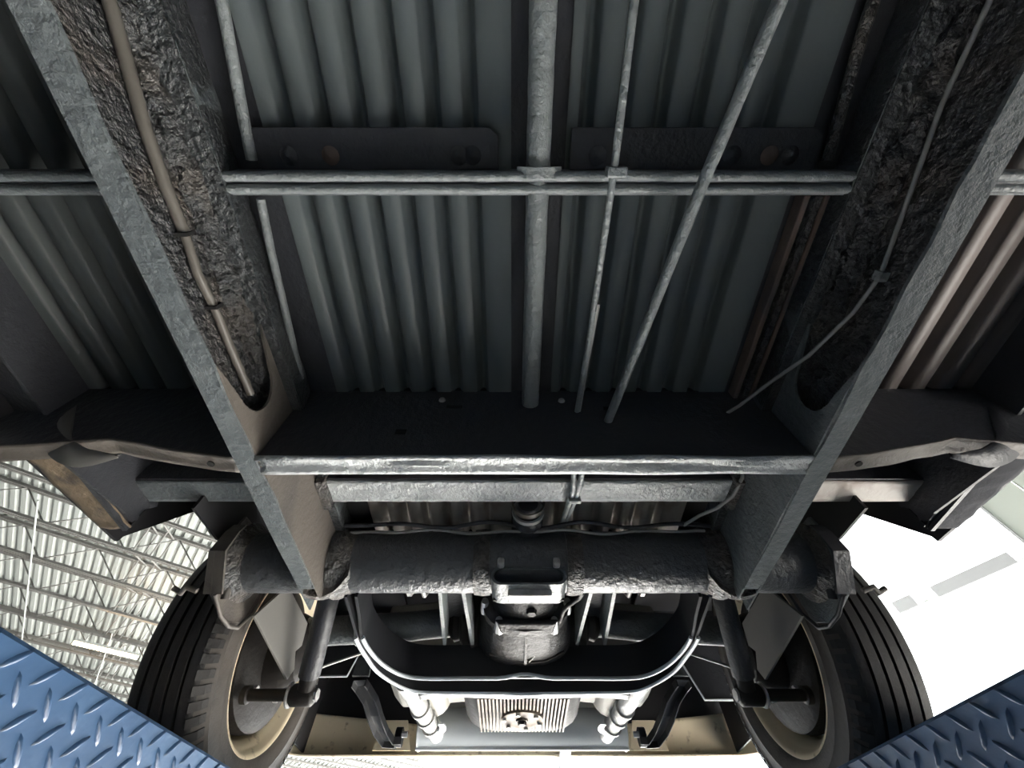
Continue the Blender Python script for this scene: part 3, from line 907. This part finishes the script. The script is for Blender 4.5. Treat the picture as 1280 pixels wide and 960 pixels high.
    rp = [(0.664, 0.206), (0.655, 0.208), (0.6495, 0.205), (0.650, 0.201), (0.656, 0.195), (0.666, 0.191), (0.672, 0.186), (0.690, 0.172), (0.715, 0.170), (0.735, 0.175), (0.748, 0.165), (0.752, 0.12), (0.744, 0.09), (0.744, 0.0)]
    obj('rim', MB().lathe(rp, (0, WY, WZ), 'x', 72, s), 'cream_paint', whl, smooth=40)
    bd = obj('brake_drum', MB().lathe([(0.655, 0.0), (0.655, 0.075), (0.660, 0.145), (0.668, 0.160), (0.690, 0.163), (0.70, 0.163), (0.735, 0.155), (0.742, 0.0)], (0, WY, WZ), 'x', 48, s), 'drum_iron', whl, smooth=40)
    # reduction casing in front of the drum
    obj('hub_casing', MB().loft([[(s * xx, 1.185 + r * 0.75 * math.cos(2 * PI * i / 20), 0.535 + r * 1.05 * math.sin(2 * PI * i / 20)) for i in range(20)]
                                 for (xx, r) in ((0.575, 0.045), (0.585, 0.07), (0.62, 0.085), (0.66, 0.09))]), 'drum_iron', bd, smooth=40)
    for i in range(5):
        a = 2 * PI * i / 5 + 0.5
        obj('backing_bolt', MB().lathe([(-0.008, 0.0), (-0.008, 0.008), (0.004, 0.008)], (s * 0.655, WY + 0.105 * math.cos(a), WZ + 0.105 * math.sin(a)), 'x', 6, s), 'bolt_steel', bd)

# ---- body shell around the chassis
for s in (-1, 1):
    # outer side with wheel arch
    side = [(-1.4, 0.502), (0.43, 0.512), (0.735, 0.540), (0.737, 0.553), (0.853, 0.721), (0.981, 0.736), (1.40, 0.745), (1.52, 0.721), (1.64, 0.56), (2.10, 0.57), (2.10, 1.15), (-1.4, 1.15)]
    bs = obj('body_side', MB().prism(side, 'x', s * 0.862, s * 0.870), 'body_black', van)
    obj('sill', MB().prism([(s * 0.802, 0.540), (s * 0.862, 0.545), (s * 0.862, 0.62), (s * 0.802, 0.62)], 'y', -1.4, 0.68), 'undercoat_black', bs)
    def lipf(u, w, s=s):
        y = 0.43 + 0.25 * u
        x = 0.800 + 0.064 * w
        return (s * x, y, 0.532 + (-0.018 + 0.020 * u) * w - 0.003 * math.sin(PI * w) + lump((s * x, y, 2), 40, 0.003))
    sl = obj('sill_underside', MB().grid(lipf, 40, 8), 'rusty_lip' if s < 0 else 'sill_dark', bs, solid=0.004, smooth=60)
    obj('sill_seam', MB().sweep([(s * 0.806, 0.44, 0.527), (s * 0.806, 0.68, 0.529)], [(-0.004, -0.006), (0.004, -0.006), (0.004, 0.006), (-0.004, 0.006)]), 'undercoat_black', bs)
    obj('sill_end', MB().prism([(s * 0.80, 0.535), (s * 0.862, 0.54), (s * 0.862, 0.62), (s * 0.80, 0.62)], 'y', 0.676, 0.682), 'body_black', bs)
    obj('inner_sill', MB().prism([(-1.4, 0.53), (0.66, 0.532), (0.675, 0.545), (0.62, 0.64), (-1.4, 0.64)], 'x', s * 0.795, s * 0.801), 'undercoat_black', bs)
    # wheel house
    wh = obj('wheel_house', MB().box(s * 0.44, s * 0.862, 0.62, 1.66, 0.86, 0.868), 'body_black', van)
    obj('wheel_house_front', MB().box(s * 0.44, s * 0.862, 0.620, 0.626, 0.552, 0.862), 'body_black', wh)
    # splash panel behind the wheel
    if s > 0:
        pn = [(0.40, 0.86), (0.50, 0.76), (0.561, 0.692), (0.605, 0.568), (0.86, 0.566), (0.86, 0.86)]
    else:
        pn = [(-0.40, 0.86), (-0.52, 0.80), (-0.575, 0.735), (-0.602, 0.636), (-0.86, 0.634), (-0.86, 0.86)]
    sp_ = obj('splash_panel', MB().prism(pn, 'y', 1.60, 1.606), 'undercoat_black', wh)
    edge = [(p[0], 1.598, p[1]) for p in pn[1:5]]
    obj('panel_edge', MB().tube([Vector(p) for p in edge], 0.0035, 6), 'muffler_steel', sp_)  # bright rim painted as the lit edge of the dark panel
lf = obj('load_floor', MB().box(-0.862, 0.862, 0.80, 2.12, 0.90, 0.91), 'body_black', van)
obj('floor_step', MB().box(-0.44, 0.44, 0.80, 0.806, 0.60, 0.905), 'body_black', lf)
obj('front_floor', MB().box(-0.862, 0.862, -1.4, 0.62, 0.64, 0.65), 'body_black', lf)
obj('inner_floor', MB().box(-0.44, 0.44, 0.62, 0.80, 0.64, 0.65), 'body_black', lf)
obj('rear_body_panel', MB().box(-0.97, 0.97, 2.123, 2.130, 0.60, 1.15), 'body_black', lf)
obj('engine_lid', MB().prism([(1.75, 0.74), (1.76, 0.74), (2.115, 0.90), (2.10, 0.90)], 'x', -0.86, 0.86), 'body_black', lf)

# ---- cream rear apron
def apr(u, w):
    x = -0.97 + 1.94 * u
    a = abs(x)
    y = 2.105 - (0.9 * (a - 0.84) ** 2 * 6 if a > 0.84 else 0.0)
    arch = 0.030 * max(0.0, (a - 0.40) / 0.5) if a > 0.40 else 0.0
    zb = 0.552 + 0.0 * a
    zt = 0.66 + arch * 1.4
    if w < 0.16:                                  # lip turned inwards along the bottom
        return (x, y - 0.035 * (0.16 - w) / 0.16, zb + 0.004)
    t = (w - 0.16) / 0.84
    return (x, y + 0.012 * math.sin(PI * t), zb + (zt - zb) * t + 0.0)
ap = obj('rear_apron', MB().grid(apr, 90, 14), 'cream_paint', van, solid=0.003, smooth=60)
obj('apron_panel', MB().box(-0.40, 0.40, 2.085, 2.092, 0.60, 0.74), 'tin_grey', ap)

# ---- engine with finned sump
eng = obj('engine_case', MB().loft([ringxz(y, 0.0, cz, rx, rz_, sq=4) for (y, cz, rx, rz_) in
     ((1.30, 0.64, 0.15, 0.14), (1.33, 0.63, 0.19, 0.145), (1.60, 0.63, 0.19, 0.145), (1.63, 0.64, 0.17, 0.13))]), 'drum_iron', van, smooth=40)
for s in (-1, 1):
    obj('cylinder_tin', MB().prism([(s * 0.15, 0.585), (s * 0.40, 0.565), (s * 0.44, 0.60), (s * 0.44, 0.75), (s * 0.15, 0.78)], 'y', 1.36, 1.66), 'tin_grey', eng, bevel=0.01)
    obj('tin_seam', MB().box(s * 0.27, s * 0.285, 1.355, 1.66, 0.565, 0.585), 'drum_iron', eng)
sm = obj('sump', MB().loft([[(-0.128, 1.30, 0.49), (0.124, 1.30, 0.49), (0.124, 1.30, 0.53), (-0.128, 1.30, 0.53)],
                            [(-0.135, 1.56, 0.488), (0.130, 1.56, 0.488), (0.130, 1.56, 0.53), (-0.135, 1.56, 0.53)]]), 'drum_iron', eng, bevel=0.004)
fins = 25
for i in range(fins):
    x = -0.125 + 0.246 * i / (fins - 1)
    ya, yb = 1.31, 1.545
    if abs(x + 0.004) < 0.055:
        hw = math.sqrt(max(0, 0.066 ** 2 - (x + 0.004) ** 2))
        segs = [(ya, 1.445 - hw), (1.445 + hw, yb)]
    else:
        segs = [(ya, yb)]
    for (a, b) in segs:
        if b - a > 0.01:
            obj('sump_fin', MB().box(x - 0.0026, x + 0.0026, a, b, 0.467, 0.492), 'sump_alloy', sm)
sc = obj('strainer_cover', MB().lathe([(0.0, 0.0), (0.0, 0.016), (0.004, 0.018), (0.004, 0.045), (0.002, 0.052), (0.003, 0.060), (0.010, 0.063), (0.03, 0.063)], (-0.004, 1.445, 0.460), 'z', 36), 'sump_alloy', sm, smooth=40)
obj('drain_plug', MB().lathe([(-0.008, 0.0), (-0.008, 0.012), (0.002, 0.013)], (-0.004, 1.445, 0.460), 'z', 6), 'drum_iron', sc)
for i in range(6):
    a = 2 * PI * i / 6 + 0.3
    obj('cover_nut', MB().lathe([(-0.006, 0.0), (-0.006, 0.006), (0.004, 0.007)], (-0.004 + 0.053 * math.cos(a), 1.445 + 0.053 * math.sin(a), 0.462), 'z', 6), 'bolt_steel', sc)
# front tin lip below the hoop
def lip2(u, w):
    x = -0.28 + 0.56 * u
    return (x, 1.262 + 0.03 * w, 0.462 - 0.004 * math.cos(x * 18) + lump((x, w, 5), 12, 0.003) + (0.006 * (1 - abs(x) / 0.12) if abs(x) < 0.12 else 0))
obj('front_tin', MB().grid(lip2, 60, 3), 'pipe_white', eng, solid=0.003, smooth=60)

# ---- exhaust
mf = obj('muffler', MB().lathe([(-0.375, 0.0), (-0.375, 0.060), (-0.372, 0.064), (-0.365, 0.061), (0.372, 0.061), (0.379, 0.064), (0.382, 0.060), (0.382, 0.0)], (0.0, 1.88, 0.578), 'x', 40), 'muffler_steel', van, smooth=40)
obj('muffler_seam', MB().box(-0.376, 0.383, 1.858, 1.868, 0.512, 0.522), 'muffler_steel', mf)
for s in (-1, 1):
    p0, p1 = Vector((s * 0.338, 1.32, 0.515)), Vector((s * 0.298, 1.80, 0.538))
    ex = obj('exhaust_pipe', rough_tube([p0, p0.lerp(p1, 0.5), p1], 0.025, 0.10, 18, 0.02, 30), 'pipe_white', van, smooth=60)
    for t in (0.45, 0.62, 0.80):
        c_ = p0.lerp(p1, t)
        d_ = (p1 - p0).normalized()
        obj('pipe_clamp', MB().tube([c_ - d_ * 0.008, c_ + d_ * 0.008], 0.031, 18), 'pipe_white', ex, smooth=50)
    cpts = []
    for i in range(9):
        a = -PI * 0.15 + PI * 0.75 * i / 8
        cpts.append(p0.lerp(p1, 0.72) + Vector((-s * 0.05 * math.cos(a) - s * 0.0, 0.05 * math.sin(a) * 1.2, -0.015)))
    obj('clamp_strap', MB().sweep(cpts, [(-0.010, -0.002), (0.010, -0.002), (0.010, 0.002), (-0.010, 0.002)]), 'muffler_steel', ex, smooth=60)
    # heat exchanger behind the pipe
    obj('heat_exchanger', MB().lathe([(0.0, 0.02), (0.02, 0.055), (0.30, 0.06), (0.33, 0.03)], (s * 0.30, 1.36, 0.60), 'y', 20), 'tin_grey', ex, smooth=50)
obj('tail_pipe', MB().tube([(0.165, 1.92, 0.545), (0.165, 2.02, 0.515), (0.162, 2.30, 0.50)], 0.021, 16), 'muffler_steel', mf, smooth=60)

# ---- bumper hangers in front of the apron
for s in (-1, 1):
    hx = [(0.575, 1.66, 0.640), (0.570, 1.70, 0.640), (0.545, 1.75, 0.620), (0.530, 1.82, 0.590), (0.520, 1.90, 0.575), (0.500, 1.96, 0.562), (0.465, 1.98, 0.567)]
    chp = [(-0.026, -0.012), (-0.026, 0.012), (-0.022, 0.012), (-0.022, -0.008), (0.022, -0.008), (0.022, 0.012), (0.026, 0.012), (0.026, -0.012)]
    hg = obj('bumper_hanger', MB().sweep([(s * p[0], p[1], p[2]) for p in hx], [(a, -b) for a, b in chp]), 'hoop_black', van, bevel=0.001)
    obj('hanger_eye', MB().lathe([(-0.012, 0.0), (-0.012, 0.030), (0.012, 0.030), (0.012, 0.0)], (s * 0.468, 1.985, 0.585), 'x', 20, s), 'hoop_black', hg, smooth=40)
    obj('hanger_bolt', MB().lathe([(-0.02, 0.0), (-0.02, 0.010), (0.0, 0.010)], (s * 0.456, 1.975, 0.590), 'x', 6, s), 'bolt_steel', hg)
    obj('hanger_plate', MB().prism([(s * 0.43, 0.565), (s * 0.58, 0.565), (s * 0.55, 0.66), (s * 0.46, 0.66)], 'y', 2.055, 2.062), 'cream_paint', hg)
    obj('hanger_bracket', MB().prism([(s * 0.545, 0.66), (s * 0.605, 0.66), (s * 0.60, 0.72), (s * 0.55, 0.72)], 'y', 1.655, 1.665), 'undercoat', hg)
